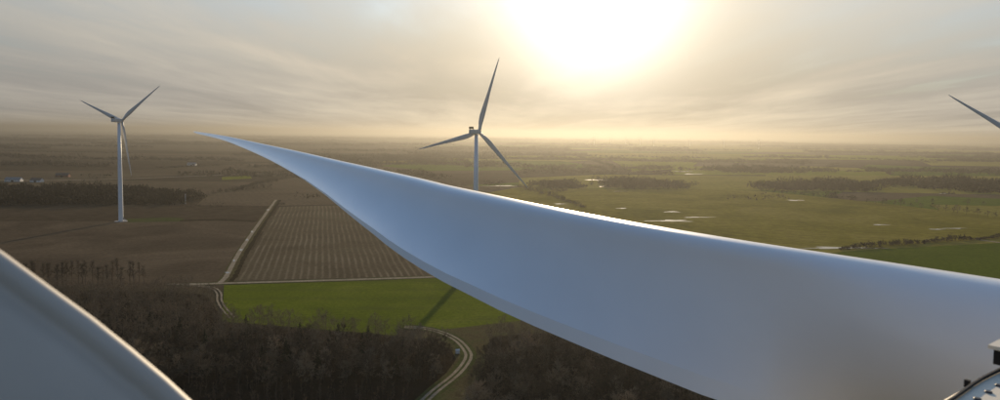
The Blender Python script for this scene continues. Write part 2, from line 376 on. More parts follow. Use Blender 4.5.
# puddles: irregular level sheets of water (pixel centre, width px, depth px)
def puddle(px, py, wpx, hpx, seed, label):
    rp = random.Random(seed); pts = []; n = 34; hpx *= .65
    ph = [rp.uniform(0, 6.28) for _ in range(4)]
    for i in range(n):
        a = 2 * math.pi * i / n; r = 1 + 0.3 * math.sin(3 * a + ph[0]) + 0.24 * math.sin(5 * a + ph[1]) + 0.2 * math.sin(8 * a + ph[2])
        pts.append(G(px + wpx / 2 * r * math.cos(a), py + hpx / 2 * r * math.sin(a)))
    o = sheet('puddle', pts, 0.27, M['water'], label); return o
for i, (a, b, c, d, t) in enumerate([
    (671, 221.0, 34, 2.6, 'longest bright puddle on the meadow, just above the blade'), (840, 248.2, 66, 2.6, 'long sheet of floodwater beside the dark green field'),
    (672, 212, 13, 1.6, 'short puddle just beyond the longest one'), (697, 217.5, 26, 1.2, 'faint thin puddle line'), (605, 186.5, 12, 2.0, 'small bright puddle beside a clump of trees'),
    (603, 180, 26, 1.8, 'puddle streak between two clumps of trees'), (622, 208.5, 8, 1.0, None), 
    (795, 200.5, 14, 1.6, 'bright puddle in front of the long dark wood'), (880, 225, 14, 1.2, None),
    (937, 229.5, 14, 1.2, None), (955, 228.6, 18, 1.0, None), (730, 168.5, 8, 1.6, 'tiny bright pool among far trees'), (683, 171.5, 14, 1.4, None), (692, 174, 18, 1.2, None),
    (945, 193.6, 12, 1.4, 'small bright pool on the green field before the far wood'), (503, 186, 26, 1.4, None), (560, 204, 10, 1.0, None), 
    (788, 147, 10, 0.9, None), (620, 191.5, 14, 0.9, None)]):
    puddle(a, b, c, d, i, t or 'small thin puddle on the waterlogged meadow')
for i, (a, b, c, d) in enumerate([(241, 250.2, 3.4, 2.6), (227.5, 273, 4.5, 2.2), (247, 240, 2.6, 2.4), (252, 232, 2.2, 2.6), (268, 210, 3.0, 1.4), (234, 261, 1.6, 3.4)]):
    puddle(a, b, c, d, 60 + i, 'rain puddle on the dirt track between two brown fields')

# ------------------------------------------------------------------ trees
def slivers(base, dirs, lens, wid, rg):
    side = np.cross(dirs, rg.normal(size=dirs.shape)); side /= np.linalg.norm(side, axis=1, keepdims=True) + 1e-9
    b0 = base - side * wid[:, None] / 2; b1 = base + side * wid[:, None] / 2
    return np.stack([b0, b1, base + dirs * lens[:, None]], 1)
def unit(v): return v / (np.linalg.norm(v, axis=1, keepdims=True) + 1e-9)
def tube_tris(p0, p1, r0, r1, n=5):
    mb = MB(); mb.tube([p0, p1], [r0, r1], n, cap=False); V = np.array([[mb.v[i] for i in f] for f in mb.f])
    return np.concatenate([V[:, [0, 1, 2]], V[:, [0, 2, 3]]])
def bare_tree(seed, h, spread, n1=9, n2=6, n3=6, n4=4, lean=0.05, low=0.3, rise=0.0):
    rg = np.random.default_rng(seed); trunk = []; crown = []
    top = np.array((rg.normal(0, lean) * h, rg.normal(0, lean) * h, h * 0.82)); r = 0.016 * h
    mid = top * 0.5 + np.array((rg.normal(0, .02) * h, rg.normal(0, .02) * h, 0))
    trunk += [tube_tris((0, 0, -0.3), mid, r, r * 0.65, 6), tube_tris(mid, top, r * 0.65, r * 0.2, 5)]
    def on(t): return mid * (t / 0.5) if t < 0.5 else mid + (top - mid) * ((t - 0.5) / 0.5)
    B2 = []; D2 = []; L2 = []
    for i in range(n1):
        t = low + (1 - low) * (i + rg.uniform(0, .8)) / n1; a = i * 2.4 + rg.uniform(-.5, .5)
        e = rg.uniform(0.15, 0.6) + 0.5 * t + rise; L = h * spread * (1.15 - 0.62 * t) * rg.uniform(.8, 1.2)
        d = np.array((math.cos(a) * math.cos(e), math.sin(a) * math.cos(e), math.sin(e))); p = on(t)
        q = p + d * L * 0.55; d2 = d + np.array((0, 0, .12)); d2 /= np.linalg.norm(d2); w = q + d2 * L * 0.5
        trunk += [tube_tris(p, q, r * 0.42 * (1.1 - t * .6), r * .24, 4), tube_tris(q, w, r * .24, r * .07, 3)]
        for j in range(n2):
            s = rg.uniform(.25, 1.0); B2.append(p + (q - p) * s / .55 if s < .55 else q + (w - q) * (s - .55) / .45)
            D2.append(d2 + rg.normal(0, .75, 3)); L2.append(L * rg.uniform(.22, .48))
    B2 += [top * 1.0] * 5; D2 += [np.array((rg.normal(0, .4), rg.normal(0, .4), 1.0)) for _ in range(5)]; L2 += [h * .16] * 5
    B2 = np.array(B2); D2 = unit(np.array(D2)); L2 = np.array(L2)
    crown.append(slivers(B2, D2, L2, 0.006 * h * np.ones(len(L2)), rg))
    B, D, L = B2, D2, L2
    for n, wid in ((n3, 0.0062), (n4, 0.0070)):
        k = len(L); s = rg.uniform(.2, 1, (k, n)); nb = (B[:, None] + D[:, None] * (L[:, None] * s)[..., None]).reshape(-1, 3)
        nd = unit((D[:, None] + rg.normal(0, .75, (k, n, 3)) + np.array((0, 0, .12))).reshape(-1, 3))
        nl = (L[:, None] * rg.uniform(.35, .75, (k, n))).reshape(-1)
        crown.append(slivers(nb, nd, nl, wid * h * np.ones(len(nl)), rg)); B, D, L = nb, nd, nl
    return np.concatenate(trunk), np.concatenate(crown)
def spruce(seed, h, rad):
    rg = np.random.default_rng(seed); tr = [tube_tris((0, 0, -.3), (0, 0, h * .97), .018 * h, .003 * h, 5)]; T = []
    z = 0.08 * h
    while z < 0.98 * h:
        f = 1 - z / h; n = int(5 + 7 * f)
        for k in range(n):
            a = rg.uniform(0, 6.28); L = rad * (f ** .85) * rg.uniform(.7, 1.12) + .12
            d = np.array((math.cos(a), math.sin(a), rg.uniform(-.35, .05))); m = max(3, int(9 * f))
            s = rg.uniform(.15, 1, m); b = np.array((0, 0, z)) + d[None] * (L * s)[:, None]; b[:, 2] += .12 * L * s ** 2
            dd = unit(d[None] + rg.normal(0, .5, (m, 3)) + np.array((0, 0, -.15)))
            T.append(slivers(b - dd * .25, dd, (.35 + .5 * f) * rg.uniform(.8, 1.4, m) * h / 11, np.full(m, .045 * h * (.4 + .6 * f)), rg))
        z += 0.022 * h
    return np.concatenate(tr), np.concatenate(T)
def inside(poly, x, y):
    c = False; n = len(poly)
    for i in range(n):
        x0, y0 = poly[i][0], poly[i][1]; x1, y1 = poly[i - 1][0], poly[i - 1][1]
        if (y0 > y) != (y1 > y) and x < (x1 - x0) * (y - y0) / (y1 - y0) + x0: c = not c
    return c
VAR = []
for i in range(7):
    h = [9, 10, 8, 10.5, 7.5, 9, 9.5][i]
    VAR.append((h,) + bare_tree(100 + i, h, [.50, .44, .54, .42, .58, .50, .46][i], n2=8, n3=7, n4=5, low=.22))
SMALLV = [bare_tree(200 + i, 8.5, .50, 8, 6, 5, 3, low=.22) for i in range(4)]
M['twig_pale'] = bark_mat('pale birch twigs', (0.200, 0.168, 0.115), 0.4); M['twig_dark'] = bark_mat('dark alder twigs', (0.075, 0.060, 0.042), 0.4)
TREE_ME = [(tri_mesh('trunk', t, M['trunk']), tri_mesh('crown', c, M[['twig', 'twig_pale', 'twig', 'twig_dark', 'twig', 'twig_dark', 'twig_pale'][i]])) for i, (h, t, c) in enumerate(VAR)]
ROW_ME = [(tri_mesh('trunk', t, M['trunk']), tri_mesh('crown', c, M['twig'])) for t, c in (bare_tree(300 + i, 14, .25, 12, 6, 6, 4, .03, .3, .4) for i in range(4))]
SPR_ME = [(tri_mesh('trunk', t, M['trunk']), tri_mesh('crown', c, M['needle'])) for t, c in (spruce(400 + i, 11, 3.2 - .4 * i) for i in range(3))]
YNG_ME = [(tri_mesh('trunk', t, M['trunk']), tri_mesh('crown', c, M['young'])) for t, c in (bare_tree(500 + i, 5.5, .20, 9, 5, 5, 3, .02, .12, .35) for i in range(4))]
rt = random.Random(5)
ORD = 'first second third fourth fifth sixth seventh eighth ninth tenth eleventh twelfth thirteenth fourteenth fifteenth sixteenth seventeenth eighteenth nineteenth twentieth twenty-first twenty-second twenty-third twenty-fourth twenty-fifth twenty-sixth twenty-seventh twenty-eighth twenty-ninth thirtieth'.split()
def put_tree(name, me, x, y, s, label, group):
    r = link(name, None, None, (x, y, 0.18)); r.rotation_euler = (0, 0, rt.uniform(0, 6.28)); r.scale = (s, s, s * rt.uniform(.9, 1.1))
    tag(r, label, 'tree', group)
    link('trunk', me[0], r); link('crown', me[1], r); return r
def scatter(poly_px, spacing, seed, jit=0.42):
    P = [G(*p) for p in poly_px]; r = random.Random(seed); out = []
    x0, x1 = min(p.x for p in P), max(p.x for p in P); y0, y1 = min(p.y for p in P), max(p.y for p in P)
    y = y0
    while y < y1:
        x = x0 + r.uniform(0, spacing)
        while x < x1:
            a, b = x + r.uniform(-jit, jit) * spacing, y + r.uniform(-jit, jit) * spacing
            if inside(P, a, b): out.append((a, b))
            x += spacing
        y += spacing * .87
    return out
lw = scatter(LW, 6.4, 1); rw = scatter(RW, 6.4, 2)
spr_px = [(232, 352), (246, 338), (330, 352), (338, 346), (362, 362), (368, 356), (300, 340), (205, 356), (262, 372), (396, 378), (180, 340), (150, 330), (318, 376), (286, 362)]
spr = [G(*p) for p in spr_px]
YW = [(150, 392), (215, 388), (420, 392), (400, 425), (120, 425)]
yp = [G(*p) for p in YW]
def clear(x, y): return all((x - s.x) ** 2 + (y - s.y) ** 2 > 9 for s in spr) and not inside(yp, x, y)
lw = [p for p in lw if clear(*p)]
rest = []
cands = []
for side, pts in (('left', lw), ('right', rw)):
    for p in pts:
        u, v = proj((p[0], p[1], 6)); vis = -25 < u < 725 and v < 415
        # hidden behind the own blade or the open lid
        if side == 'right' and v > 270 + (u - 420) * 0.44 - 0 and False: vis = False
        if side == 'right' and v < 322 + (u - 520) * 0.40: vis = False
        if side == 'left' and u < 190 and v > 262 + u * 0.78: vis = False
        cands.append((p[1] if vis else 1e6 + p[1], p, side, vis))
cands.sort(key=lambda q: q[0])
LAB = {'left': 'bare brown tree in the wood between the open hatch and the curving track', 'right': 'bare brown tree in the wood under the blade right of the curving track'}
nn = 0
for key, p, side, vis in cands:
    if vis and nn < 290:
        i = rt.randrange(7); put_tree('bare_tree', TREE_ME[i], p[0], p[1], rt.uniform(.6, 1.3), LAB[side], 'bare trees of the wood ' + ('left' if side == 'left' else 'right') + ' of the track'); nn += 1
    else: rest.append(p)
def place_tris(V, x, y, s, a):
    c, n = math.cos(a), math.sin(a); Rm = np.array(((c, n, 0), (-n, c, 0), (0, 0, 1))); return V @ Rm * s + np.array((x, y, 0.15))
acc = []
for p in rest:
    t, c = SMALLV[rt.randrange(4)]; s = rt.uniform(.75, 1.3); a = rt.uniform(0, 6.28)
    acc.append(place_tris(np.concatenate([t[::1], c]), p[0], p[1], s, a))
tag(link('woodland', tri_mesh('woodland', np.concatenate(acc), M['twig'])), 'mass of bare winter trees filling the woods below the turbine', kind='stuff')
for i, p in enumerate(sorted(spr, key=lambda q: proj(q)[0])):
    put_tree('spruce_tree', SPR_ME[rt.randrange(3)], p.x, p.y, rt.uniform(.75, 1.1), ORD[i] + ' dark spruce from the left among the bare trees of the wood', 'spruces in the wood')
for x, y in scatter(YW, 4.6, 9, .25):
    u, v = proj((x, y, 4))
    if u > -20 and not (u < 185 and v > 262 + u * .78) and v < 420: put_tree('young_tree', YNG_ME[rt.randrange(4)], x, y, rt.uniform(.8, 1.15), 'slim pale young tree in the plantation at the bottom of the wood', 'young trees of the plantation')
# the row of tall trees on the edge of the ploughed field
for i in range(26):
    px = 16 + i * 5.1 + rt.uniform(-1.9, 1.9); q = G(px, 285.5 + rt.uniform(-2.5, 1.5))
    put_tree('tall_tree', ROW_ME[rt.randrange(4)], q.x, q.y, rt.uniform(.85, 1.08), ORD[i] + ' tall bare tree from the left in the row edging the ploughed field', 'row of tall trees beside the ploughed field')

# ------------------------------------------------------------------ far hedges, clumps and woods
def clump(P, h, rad, n, size, rg):
    """loose twig-like faces through an uneven crown volume at each point of P (k,2)"""
    k = len(P); hh = h * rg.uniform(.6, 1.2, k) * (.8 + .3 * np.sin(P[:, 0] / (3.1 * h) + P[:, 1] / (7 * h)) + .22 * np.sin(P[:, 0] / (1.3 * h) - P[:, 1] / (2 * h) + 1)); rr = rad * rg.uniform(.7, 1.3, k)
    u = unit(rg.normal(size=(k * n, 3))) * (rg.uniform(0, 1, (k * n, 1)) ** .45)
    c = np.zeros((k, 1, 3)); c[:, 0, 0] = P[:, 0]; c[:, 0, 1] = P[:, 1]; c[:, 0, 2] = hh * .52
    s = np.stack([rr, rr, hh * .5], 1)[:, None]
    b = (c + u.reshape(k, n, 3) * s).reshape(-1, 3)
    d = unit(u + rg.normal(0, .5, u.shape) + np.array((0, 0, .5))); L = size * rg.uniform(.6, 1.5, len(b))
    b[:, 2] = np.maximum(b[:, 2], 0.0)
    return slivers(b, d, L, L * .55, rg)
def line_pts(pts, step, rg, wid):
    out = []
    for a, b in zip(pts[:-1], pts[1:]):
        a = np.array((a[0], a[1])); b = np.array((b[0], b[1])); L = np.linalg.norm(b - a); n = max(2, int(L / step))
        for i in range(n):
            out.append(a + (b - a) * ((i + rg.uniform(0, 1)) / n) + rg.normal(0, wid, 2))
    return np.array(out)
ng = np.random.default_rng(77)
def hedge(px, h, step, wid, n, size, label, name='hedgerow', cat='hedge', group=None, gap=0.0):
    P = line_pts([G(*p) for p in px], step, ng, wid)
    if gap: P = P[ng.uniform(size=len(P)) > gap]
    o = link(name, tri_mesh(name, clump(P, h, step * .75, n, size, ng), M['hedge'])); tag(o, label, cat, group); return o
def wood(px, h, spacing, n, size, label, seed):
    P = np.array(scatter(px, spacing, seed)); P = P + ng.normal(0, spacing * .9, P.shape); o = link('far_wood', tri_mesh('far_wood', clump(P, h, spacing * .62, n, size, ng), M['wood'])); tag(o, label, kind='stuff'); return o
def treeline(px, h, step, label, group, seed):
    """row of separate trees near enough to tell apart"""
    r = random.Random(seed)
    for j, q in enumerate(sorted(line_pts([G(*p) for p in px], step, ng, step * .15), key=lambda w: proj((w[0], w[1], 0))[0])):
        i = r.randrange(7); put_tree('bare_tree', TREE_ME[i], q[0], q[1], h / VAR[i][0] * r.uniform(.7, 1.15), ORD[j] + ' from the left, ' + label, group)
wood([(-60, 190), (0, 187), (60, 190), (110, 189.5), (150, 190), (192, 196), (196, 201), (172, 205), (-60, 206)], 11, 8, 46, 2.2, 'dark belt of bare woodland behind the ploughed field', 21)
wood([(598, 182.5), (640, 181), (680, 184), (684, 189), (640, 190), (604, 188)], 13, 10, 46, 2.4, 'long brown clump of trees on the wet meadow', 22)
wood([(536, 184), (560, 182), (580, 185), (581, 189), (540, 189)], 13, 9, 46, 2.4, 'small brown clump of trees right of the middle turbine', 23)
wood([(752, 186), (800, 184), (860, 185), (882, 188), (870, 192), (800, 191), (758, 189)], 15, 12, 40, 3.0, 'long dark wood beyond the wet meadow', 24)
wood([(862, 184), (930, 181), (1080, 190), (1080, 197), (990, 194), (930, 189)], 16, 13, 40, 3.2, 'dark wood at the right edge behind a green field', 25)
wood([(700, 170), (740, 168), (790, 171), (800, 173), (740, 173.5)], 14, 16, 36, 3.4, 'low hazy wood beyond the long dark wood', 26)
hedge([(516, 187.5), (540, 193), (560, 199), (585, 208)], 7, 4, 2.0, 34, 1.3, 'brown diagonal hedgerow right of the middle turbine')
hedge([(838, 249.6), (900, 245), (950, 241), (1010, 238), (1060, 236)], 5, 2.2, 1.4, 44, 1.1, 'dark brushy hedgerow along the dark green field')
hedge([(758, 191), (800, 194.5), (850, 200), (866, 202)], 7, 5, 2, 34, 1.5, 'hedgerow running from the long dark wood', gap=.1)
treeline([(868, 203.5), (900, 207), (950, 212.5), (1010, 220)], 10, 11, 'bare tree in the row crossing the meadow at the right edge', 'row of trees right of the long wood', 3)
treeline([(870, 202), (930, 204), (1010, 206.5)], 9, 26, 'small bare tree between two green fields near the right edge', 'trees between green fields', 4)
treeline([(482, 188), (490, 188.5), (500, 188)], 15, 11, 'tall bare tree close behind the middle turbine tower', 'trees right of the middle tower', 6)
treeline([(400, 184), (425, 185), (462, 186.5)], 11, 13, 'bare tree in the hazy row left of the middle tower', 'trees left of the middle tower', 7)
hedge([(212, 193.5), (235, 191), (255, 184.5), (276, 181.5)], 6, 4, 3.0, 34, 1.4, 'dark hedgerow slanting across the pale brown field')
hedge([(172, 206.3), (205, 206.8), (268, 207.8)], 2.2, 4, 1.0, 20, .8, 'thin low hedgerow at the end of the dirt track', gap=.3)
hedge([(207, 206.4), (224, 206.6)], 6, 14, 2.0, 40, 1.2, 'few small bushes beside the thin low hedgerow', 'bush_row')
hedge([(276, 206), (285, 204)], 4, 4, 1.0, 30, .9, 'dark scrub at the top of the ditch')
hedge([(470, 155.5), (540, 155), (620, 157), (705, 158.5)], 9, 9, 5, 16, 4, 'long dark hedgerow beyond the sunny green field behind the rotor')
hedge([(578, 157.5), (600, 163), (628, 173)], 8, 7, 3, 20, 3, 'slanting hedgerow between the far hedge and the long brown clump')
hedge([(690, 163), (745, 162), (805, 165)], 9, 9, 6, 16, 4, 'hazy hedgerow left of the low hazy wood')
hedge([(800, 157), (860, 159), (935, 163)], 9, 11, 6, 14, 5, 'thin far hedgerow over the long dark wood')
hedge([(850, 172), (910, 171), (1010, 176)], 10, 8, 6, 18, 4, 'dark hedgerow behind the wood at the right edge')
hedge([(900, 157), (960, 159), (1010, 162)], 9, 11, 6, 14, 5, 'faint hedgerow near the horizon at the right edge')
for k_, pts_ in enumerate([[(700, 154), (800, 154.5), (860, 158), (760, 158)], [(868, 164.5), (960, 168), (950, 170.5), (860, 168)], [(800, 166), (860, 168), (850, 171), (800, 169)], [(610, 159.5), (700, 161), (690, 168), (632, 172)], [(930, 153), (1040, 157), (1040, 160), (930, 157)]]):
    fieldpx('grass_field', pts_, .19 + .005 * k_, FIELD_M[3 + k_ % 3], ['pale strip of pasture under the far turbines', 'green strip between far hedges near the right edge', 'short green strip beside the low hazy wood', 'sunlit pasture beyond the long brown clump of trees', 'thin green strip near the horizon at the right edge'][k_])
# random hedges and copses on the hazy plain: one mass
acc = []
for lo, y in FAR_EDGES:
    if y < 900 or ng.uniform() > .55: continue
    seg = [np.array(p) for p in lo]; step = max(5.0, y * .0028)
    P = line_pts(seg, step, ng, 2.0); f = ng.uniform(); L = len(P)
    a, b = sorted(ng.integers(0, L, 2)); P = P[a:max(b, a + 3)]
    vis = [0.82 * abs(p[0]) / p[1] < .72 for p in P]; P = P[np.array(vis, bool)]
    if len(P) == 0: continue
    acc.append(clump(P, ng.uniform(4, 9) * (1 + y / 16000), step * .9, 9, step * .55, ng))
for k in range(85):
    y = float(np.exp(ng.uniform(math.log(1250), math.log(13000)))); x = ng.uniform(-.8, .8) * y
    u, v = proj((x, y, 0))
    if 500 < u < 1000 and v > 176: continue
    if u < 320 and v > 178: continue
    wx, wy = ng.uniform(.03, .15) * y, ng.uniform(.006, .022) * y; n = int(min(700, max(30, 4 * wx * wy / (max(10, y * .0036) ** 2))))
    P = np.stack([x + wx * ng.uniform(-1, 1, n), y + wy * ng.uniform(-1, 1, n)], 1)
    sp = max(8.0, y * .0036); acc.append(clump(P, 10 * (1 + y / 20000), sp * .9, 9, sp * .5, ng))
tag(link('distant_woodland', tri_mesh('distant_woodland', np.concatenate(acc), M['wood'])), 'scattered hedges and copses on the hazy plain below the horizon', kind='stuff')

# ------------------------------------------------------------------ wind turbines across the fields
def airfoil(n=11, te=0.02):
    xs = [0.5 * (1 - math.cos(math.pi * i / n)) for i in range(n + 1)]
    yt = lambda x: 5 * (0.2969 * math.sqrt(x) - 0.1260 * x - 0.3516 * x * x + 0.2843 * x ** 3 - 0.1015 * x ** 4) + te * x
    up = [(x, yt(x)) for x in xs]; dn = [(x, -yt(x)) for x in xs[::-1][:-1]]
    return up, dn[0:]
def interp(t, tab):
    for (a, va), (b, vb) in zip(tab[:-1], tab[1:]):
        if t <= b: return va + (vb - va) * max(0, (t - a)) / (b - a)
    return tab[-1][1]
def blade_mesh(Rb):
    mb = MB(); rings = []; S = [0.025, 0.05, 0.08, 0.12, 0.17, 0.22, 0.3, 0.4, 0.5, 0.6, 0.7, 0.8, 0.88, 0.94, 0.98, 1.0]
    up, dn = airfoil(8); prof = up + dn[1:]
    for s in S:
        c = interp(s, [(0, 2.4), (.05, 2.4), (.2, 4.0), (.3, 3.6), (.5, 2.5), (.7, 1.75), (.9, 1.0), (.97, .6), (1, .12)]) * Rb / 56
        th = interp(s, [(0, 1), (.05, .98), (.12, .62), (.2, .40), (.4, .26), (.7, .2), (1, .17)])
        tw = R(interp(s, [(0, 18), (.2, 14), (.5, 5), (1, 0)])); pb = -0.035 * Rb * s * s * -1
        ring = []; m = len(prof)
        for i, (x, y) in enumerate(prof):
            a = (x - 0.32) * c; t = y * th * c * 1.0
            if s <= .12:
                k = max(0, min(1, (0.12 - s) / .07)); an = 2 * math.pi * i / m
                a = a * (1 - k) + (-math.cos(an) * 1.2 * Rb / 56) * k; t = t * (1 - k) + math.sin(an) * 1.2 * Rb / 56 * k
            ring.append((t * math.cos(tw) - a * math.sin(tw) + pb, a * math.cos(tw) + t * math.sin(tw), s * Rb))
        rings.append(ring)
    mb.loft(rings); return mb.mesh('blade', M['gelcoat'], True)
def superbox(L0, L1, prof, n=20):
    """rounded nacelle body along x: prof = list of (x, half width, half height, z centre)"""
    rings = []
    for x, hw, hh, zc in prof:
        ring = []
        for k in range(n):
            a = 2 * math.pi * (k + .5) / n; cs, sn = math.cos(a), math.sin(a); e = 0.35
            ring.append((x, hw * math.copysign(abs(cs) ** e, cs), zc + hh * math.copysign(abs(sn) ** e, sn)))
        rings.append(ring)
    mb = MB(); mb.loft(rings); return mb
BM = {}
def turbine(base, az, hubz, Rb, alpha, label, detail=True, group='wind turbines standing on the plain'):
    root = empty('wind_turbine', (base[0], base[1], 0), R(90) - az); tag(root, label, 'wind turbine', group)
    k = Rb / 56; top = hubz - 1.9 * k
    mb = MB(); zs = [0, .02, .3, .305, .6, .605, 1.0]; mb.tube([(0, 0, top * q) for q in zs], [interp(q, [(0, 2.25), (.3, 2.1), (.6, 1.85), (1, 1.35)]) * k for q in zs], 24)
    tw = mb.build('tower', M['tower'], root, True)
    if detail:
        for q in (.3, .6):
            mb = MB(); rr = interp(q, [(0, 2.25), (.3, 2.1), (.6, 1.85), (1, 1.35)]) * k
            mb.tube([(0, 0, top * q - .12), (0, 0, top * q + .12)], [rr + .03, rr + .03], 24); mb.build('flange', M['tower'], tw, True)
        mb = MB(); mb.tube([(0, 0, 0.1), (0, 0, .45), (0, 0, .5)], [6.2, 6.0, 3.0], 28); mb.build('foundation', M['concrete'], root)
        mb = MB(); mb.box((1.2, -2.25, 3.2), (1.1, .3, 2.3)); mb.build('door', M['seal'], tw)
        mb = MB()
        for i in range(9): mb.box((1.2 + .02 * i, -2.9 - .28 * i, 1.9 - .2 * i), (1.2, .3, .06))
        for sx in (.6, 1.8):
            mb.tube([(sx, -2.5, 2.0), (sx + .15, -5.3, .35)], [.06, .06], 6); mb.tube([(sx, -2.5, 3.0), (sx + .15, -5.3, 1.35)], [.05, .05], 6); mb.tube([(sx + .15, -5.3, .3), (sx + .15, -5.3, 1.35)], [.05, .05], 6)
        mb.build('steps', M['tower'], root)
    mb = superbox(0, 0, [(-8.6 * k, 1.5 * k, 1.3 * k, hubz + .2), (-8.3 * k, 1.8 * k, 1.65 * k, hubz + .1), (0, 1.9 * k, 1.8 * k, hubz), (2.3 * k, 1.7 * k, 1.65 * k, hubz), (2.9 * k, 1.35 * k, 1.35 * k, hubz)])
    na = mb.build('nacelle', M['gelcoat'], root, False)
    mb = MB(); mb.box((-8.0 * k, 0, hubz + 2.9 * k), (.5 * k, 3.5 * k, 1.5 * k)); mb.box((-7.5 * k, 1.5 * k, hubz + 1.95 * k), (.8 * k, .2, .8 * k)); mb.box((-7.5 * k, -1.5 * k, hubz + 1.95 * k), (.8 * k, .2, .8 * k))
    mb.build('cooler', M['dark'], na)
    mb = MB(); xs = [2.95, 3.3, 4.4, 5.0, 5.5, 5.8]; rr = [1.5, 1.75, 1.75, 1.5, .9, .1]
    mb.tube([(x * k, 0, hubz) for x in xs], [q * k for q in rr], 18); mb.build('hub', M['gelcoat'], root, True)
    if Rb not in BM: BM[Rb] = blade_mesh(Rb)
    for j in range(3):
        b = link('blade', BM[Rb], root, (3.9 * k, 0, hubz)); b.rotation_euler = (alpha + j * 2 * math.pi / 3, R(0), 0)
    return root
def depth(p): return Vector((p[0], p[1], p[2] - CAMZ)).dot(fw)
def hub_height(b, px, py):
    d = ray(px, py); t = math.hypot(b[0], b[1]) / math.hypot(d.x, d.y); return CAMZ + d.z * t
bL = G(121, 221.5); bM = G(475, 266)
turbine(bL, R(14), hub_height(bL, 120, 120.5), 57.0, R(51.5), 'white turbine standing on the dark ploughed field')
turbine(bM, R(26), hub_height(bM, 477, 131.8), 54.0, R(15.5), 'dark backlit turbine whose tower rises from behind the huge blade')
dR = ray(1034, 143); kR = 440 / dR.y
turbine((dR.x * kR, 440, 0), R(20), CAMZ + dR.z * kR, 56.0, R(-56.4), 'turbine beyond the right edge with one dark blade tip showing')
far = [(594, 6600), (611, 7000), (626, 6800), (640, 7200), (654, 6600), (690, 6900), (724, 6300), (759, 5600)]
FARL = ['leftmost', 'second from left', 'third from left', 'fourth from left', 'fifth from left', 'third from right', 'second from right', 'rightmost and tallest']
for i, (px, D) in enumerate(far):
    d = ray(px, 140); turbine((d.x / d.y * D, D, 0), R(20 + i), 66, 38.0, R(13 * i + 5), FARL[i] + ' of the tiny hazy turbines on the horizon under the sun', False, 'tiny turbines on the horizon')

# ------------------------------------------------------------------ farm, mast, cabinet
M['white_wall'] = mat('whitewashed wall', (0.72, 0.70, 0.66), 0.8, 0.2, var=0.08, vscale=.5)
M['red_wall'] = mat('red brick', (0.22, 0.10, 0.07), 0.9, 0.2, var=0.15, vscale=.8)
M['roof'] = mat('dark roof sheets', (0.10, 0.085, 0.075), 0.8, 0.2, var=0.2, vscale=.5)
M['pale_roof'] = mat('fibre cement roof', (0.24, 0.235, 0.225), 0.7, 0.3, var=0.1, vscale=.3)
def house(px, py, L, Wd, h, rz, wall, roof, label, name='farm_building'):
    p = G(px, py); root = empty(name, (p.x, p.y, 0.1), rz); tag(root, label, 'building', 'farm buildings on the plain')
    mb = MB(); rh = Wd * .38; x, y = L / 2, Wd / 2
    mb.add([(-x, -y, 0), (x, -y, 0), (x, y, 0), (-x, y, 0), (-x, -y, h), (x, -y, h), (x, y, h), (-x, y, h), (-x, 0, h + rh), (x, 0, h + rh)],
           [(0, 1, 5, 4), (2, 3, 7, 6), (1, 2, 6, 9, 5), (3, 0, 4, 8, 7)]); mb.build('wall', wall, root)
    mb = MB(); e = .5; t = .18
    for s in (-1, 1):
        a = [(-x - e, s * (y + e), h - e * .76 + .05), (x + e, s * (y + e), h - e * .76 + .05), (x + e, 0, h + rh + .05), (-x - e, 0, h + rh + .05)]
        b = [(q[0], q[1], q[2] + t) for q in a]; mb.add(a + b, [(0, 1, 2, 3), (7, 6, 5, 4), (0, 4, 5, 1), (1, 5, 6, 2), (2, 6, 7, 3), (3, 7, 4, 0)])
    r = mb.build('roof', roof, root)
    if L < 20: mb = MB(); mb.box((x * .5, 0, h + rh + .5), (.8, .8, 1.6)); mb.build('chimney', M['red_wall'], r)
    mb = MB(); mb.box((0, -y - .03, 1.1), (1.1 if L < 20 else 4, .1, 2.2 if L < 20 else 3)); mb.build('door', M['dark'], root)
    n = max(2, int(L / 5))
    for i in range(n):
        if n % 2 and i == n // 2: continue
        mb = MB(); mb.box((-x + L * (i + .5) / n, -y - .03, h * .6), (1.1, .1, 1.1)); mb.build('window', M['dark'], root)
house(14, 181.5, 26, 10, 3.6, R(4), M['white_wall'], M['pale_roof'], 'long low pale barn on the lane behind the dark wood')
house(37, 182, 20, 9, 3.5, R(-8), M['white_wall'], M['roof'], 'white farmhouse between the long barn and trees')
house(63, 177, 24, 10, 3.8, R(5), M['red_wall'], M['roof'], 'dark roofed farm shed standing beyond the lane')
house(70, 188.6, 15, 8, 3.2, R(-5), M['white_wall'], M['pale_roof'], 'small pale roofed house at the edge of the dark woodland belt')
house(192, 165.5, 22, 10, 4, R(5), M['white_wall'], M['pale_roof'], 'faint pale barn far beyond the white turbine')
p = G(185.5, 204); root = empty('radio_mast', (p.x, p.y, 0.1)); tag(root, 'thin pale mast beside the end of the dark woodland belt', 'mast')
mb = MB(); mb.tube([(0, 0, 0), (0, 0, 13)], [.35, .18], 8); mb.build('pole', M['white_wall'], root, True)
mb = MB(); mb.box((0, 0, 12.4), (1.8, .12, .12)); mb.box((0, 0, 11.6), (1.3, .12, .12)); mb.build('crossarm', M['white_wall'], root)
mb = MB(); mb.box((0, 0, .2), (1.6, 1.6, .4)); mb.build('base', M['concrete'], root)
p = G(457.5, 354); root = empty('cabinet', (p.x, p.y, 0.2), R(20)); tag(root, 'small white cabinet with a pitched top beside the curving track', 'cabinet')
mb = MB(); mb.box((0, 0, .75), (1.6, 1.0, 1.3)); mb.build('body', M['white_wall'], root)
